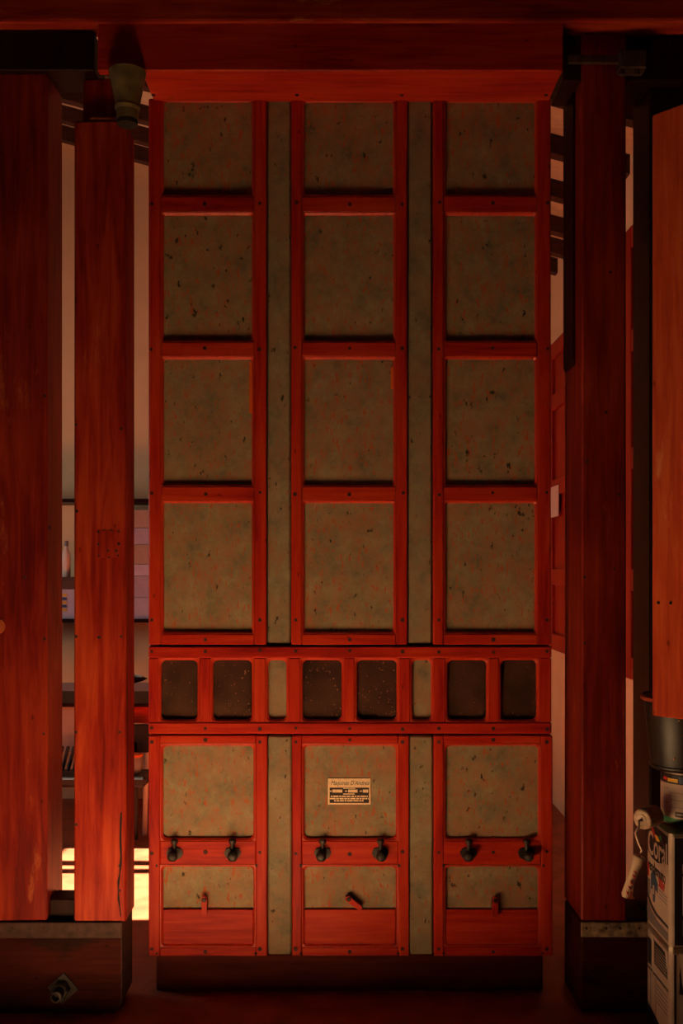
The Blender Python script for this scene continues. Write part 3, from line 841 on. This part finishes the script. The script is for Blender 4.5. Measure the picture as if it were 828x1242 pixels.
# wall shelves
def shelf(py, label):
    return tag(bx('wall_shelf', M['post_dark'], None, -2.4, -1.0, 6.2, 6.498, wz(py, 6.2) - .016, wz(py, 6.2) + .006, .002), label, 'shelf')
shelf(606, 'dark upper wall shelf seen through the gaps at the left')
shelf(752, 'dark lower wall shelf carrying boxes at the left gaps')
zs = wz(752, 6.2) + .006
M['lilac'] = plain('lilac card', (.46, .36, .44), .7, var=.1, scale=12)
M['lilac2'] = plain('pale lilac card', (.55, .46, .56), .7, var=.1, scale=12)
M['tan'] = plain('tan card', (.46, .30, .22), .7, var=.1, scale=12)
zc = zs
descr = [('lilac2', 26), ('lilac', 26), ('lilac2', 14), ('tan', 24), ('lilac', 20), ('tan', 22)]
names = ['lowest flat lilac box in the stack on the wall shelf', 'second flat box from below in the shelf stack', 'thin pale box third from below in the shelf stack', 'tan box fourth from below in the shelf stack', 'lilac box fifth from below in the shelf stack', 'topmost tan box of the shelf stack']
for (mt, hp), lb in zip(descr, names):
    h = hp / (FPX / 6.25)
    bo = root('flat_box', (-1.3, 6.25, zc), lb, 'box', 'flat boxes stacked on the shelf')
    j = random.uniform(-.015, .015)
    bx('tray', M[mt], bo, -1.52 + j, -1.14 + j, 6.225, 6.47, zc, zc + h * .82, .002)
    bx('lid', M[mt], bo, -1.524 + j, -1.136 + j, 6.221, 6.474, zc + h * .62, zc + h - .001, .002)
    zc += h
lx = wx(70, 6.25)
b_ = root('carton', (lx, 6.3, zs), 'pale lilac carton with coloured squares on the shelf', 'carton')
hh = 36 / (FPX / 6.24)
bx('body', M['lilac2'], b_, wx(60, 6.24), wx(93, 6.24), 6.24, 6.44, zs, zs + hh, .002)
for k, c in enumerate(('label_y', 'label_b', 'label_y', 'label_b', 'label_y')):
    zz = wz(720 + k * 4.5, 6.24)
    bx('colour_patch', M[c], b_, wx(70, 6.24), wx(81, 6.24), 6.237, 6.2405, zz - .017, zz, 0)
b2 = root('brown_box', (lx, 6.3, zs + hh), 'dark brown box on the pale carton on the shelf', 'box')
bx('body', plain('brown card', (.10, .05, .03), .8), b2, wx(60, 6.24), wx(95, 6.24), 6.23, 6.44, zs + hh, wz(701, 6.23), .002)
bx('lid', plain('brown lid', (.08, .045, .03), .8), b2, wx(59, 6.24), wx(96, 6.24), 6.226, 6.444, wz(704, 6.23), wz(700, 6.23), .002)
zb = wz(700, 6.226)
bo = root('bottle', (wx(81, 6.26), 6.3, zb), 'white plastic bottle on the brown box on the shelf', 'bottle')
MB().lathe((wx(80.5, 6.3), 6.3, zb), [(.020, 0), (.026, .004), (.026, .13), (.022, .16), (.012, .175), (.012, .20)], 16).build('body', M['paper'], bo, smooth=True)
MB().lathe((wx(80.5, 6.3), 6.3, zb + .195), [(.013, 0), (.013, .03), (.010, .034)], 12).build('cap', M['label_g'], bo)
# desk
dk = root('desk', (-1.5, 5.8, 0), 'wooden desk with orange red apron behind the left posts', 'desk')
zd = wz(857, 5.6)
bx('desk_top', M['post_dark'], dk, -2.3, -.95, 5.58, 6.15, zd, zd + .02, .003)
bx('apron', M['red_h'], dk, -1.42, -1.0, 5.6, 5.625, wz(877, 5.6), zd, .002)
bx('modesty_panel', M['tan'], dk, -2.25, -1.42, 5.6, 5.62, wz(912, 5.6), zd, .002)
for (x, y) in ((-2.25, 5.6), (-2.25, 6.08), (-1.0, 6.08)): bx('leg', M['post_dark'], dk, x, x + .04, y, y + .04, 0, zd, .002)
fl_ = at(175.3, 1013.5, 5.60); fl_.z = 0.0
tag(MB().tube([fl_, at(178.5, 876, 5.63)], [.014, .016], 10).build('leg', plain('white enamel', (.78, .66, .62), .4), dk), 'thin white splayed leg')
# desk lamp whose pointed black shade shows
lp = root('desk_lamp', (-1.40, 5.85, zd + .02), 'black desk lamp with pointed shade on the desk', 'desk lamp')
tip = at(178.5, 823, 5.85)
MB().lathe((tip.x, 5.85, tip.z), [(.002, 0), (.018, -.035), (.028, -.075), (.034, -.14), (.03, -.16)], 16, axis='x').build('shade', M['black_plastic'], lp, smooth=True)
MB().tube([(tip.x - .15, 5.85, tip.z), (tip.x - .22, 5.87, tip.z + .06), (tip.x - .24, 5.9, tip.z - .08), (tip.x - .24, 5.9, zd + .03)], .008, 8).build('arm', M['black_plastic'], lp)
MB().lathe((tip.x - .24, 5.9, zd + .02), [(.07, 0), (.07, .015), (.02, .022)], 20).build('base', M['black_plastic'], lp)
# black office chair in front of the desk
ch = root('office_chair', (-1.28, 5.35, 0), 'black slatted chair in front of the desk', 'chair')
MB().box(-1.62, -1.05, 5.34, 5.56, .325, .385, .015).build('seat', M['black_plastic'], ch)
for k in range(6):
    a = at(64 + k * 7, 952, 5.50); c = at(76 + k * 7, 905, 5.515)
    MB().tube([a, c], .010, 6).build('slat', M['black_plastic'], ch)
bx('backrest', M['black_plastic'], ch, wx(95, 5.525), wx(180.5, 5.525), 5.525, 5.555, wz(913, 5.525), wz(879, 5.525), .006)
for x in (-1.45, -1.16):
    bx('back_post', M['black_plastic'], ch, x, x + .03, 5.525, 5.55, .38, wz(900, 5.525), .003)
for x in (-1.6, -1.16):
    for y in (5.36, 5.51): bx('leg', M['black_plastic'], ch, x, x + .03, y, y + .03, 0, .33, .002)
# grey basin with orange rim
BY = 5.43; cxb = wx(162, BY)
bs = root('basin', (cxb, BY, .385), 'small grey pot with bright orange rim on the black chair', 'pot')
zt = wz(915, BY)
MB().lathe((cxb, BY, 0), [(.032, .3852), (.038, .390), (.046, zt - .004), (.040, zt - .002), (.032, .40)], 24).build('shell', plain('grey plastic', (.32, .34, .40), .5), bs, smooth=True)
MB().lathe((cxb, BY, 0), [(.045, zt - .012), (.050, zt - .010), (.050, zt + .002), (.043, zt + .003)], 24).build('rim', plain('orange rim', (.80, .17, .03), .5), bs)
# paper pinned to the shutters
m = MB()
pa, pb = 5.98, 6.20
m.box(1.3015, 1.3048, pa, pb, wz(627, 6.1), wz(590, 6.1))
tag(m.build('paper_sheet', M['paper']), 'white paper sheet pinned to the red shutters', 'paper')
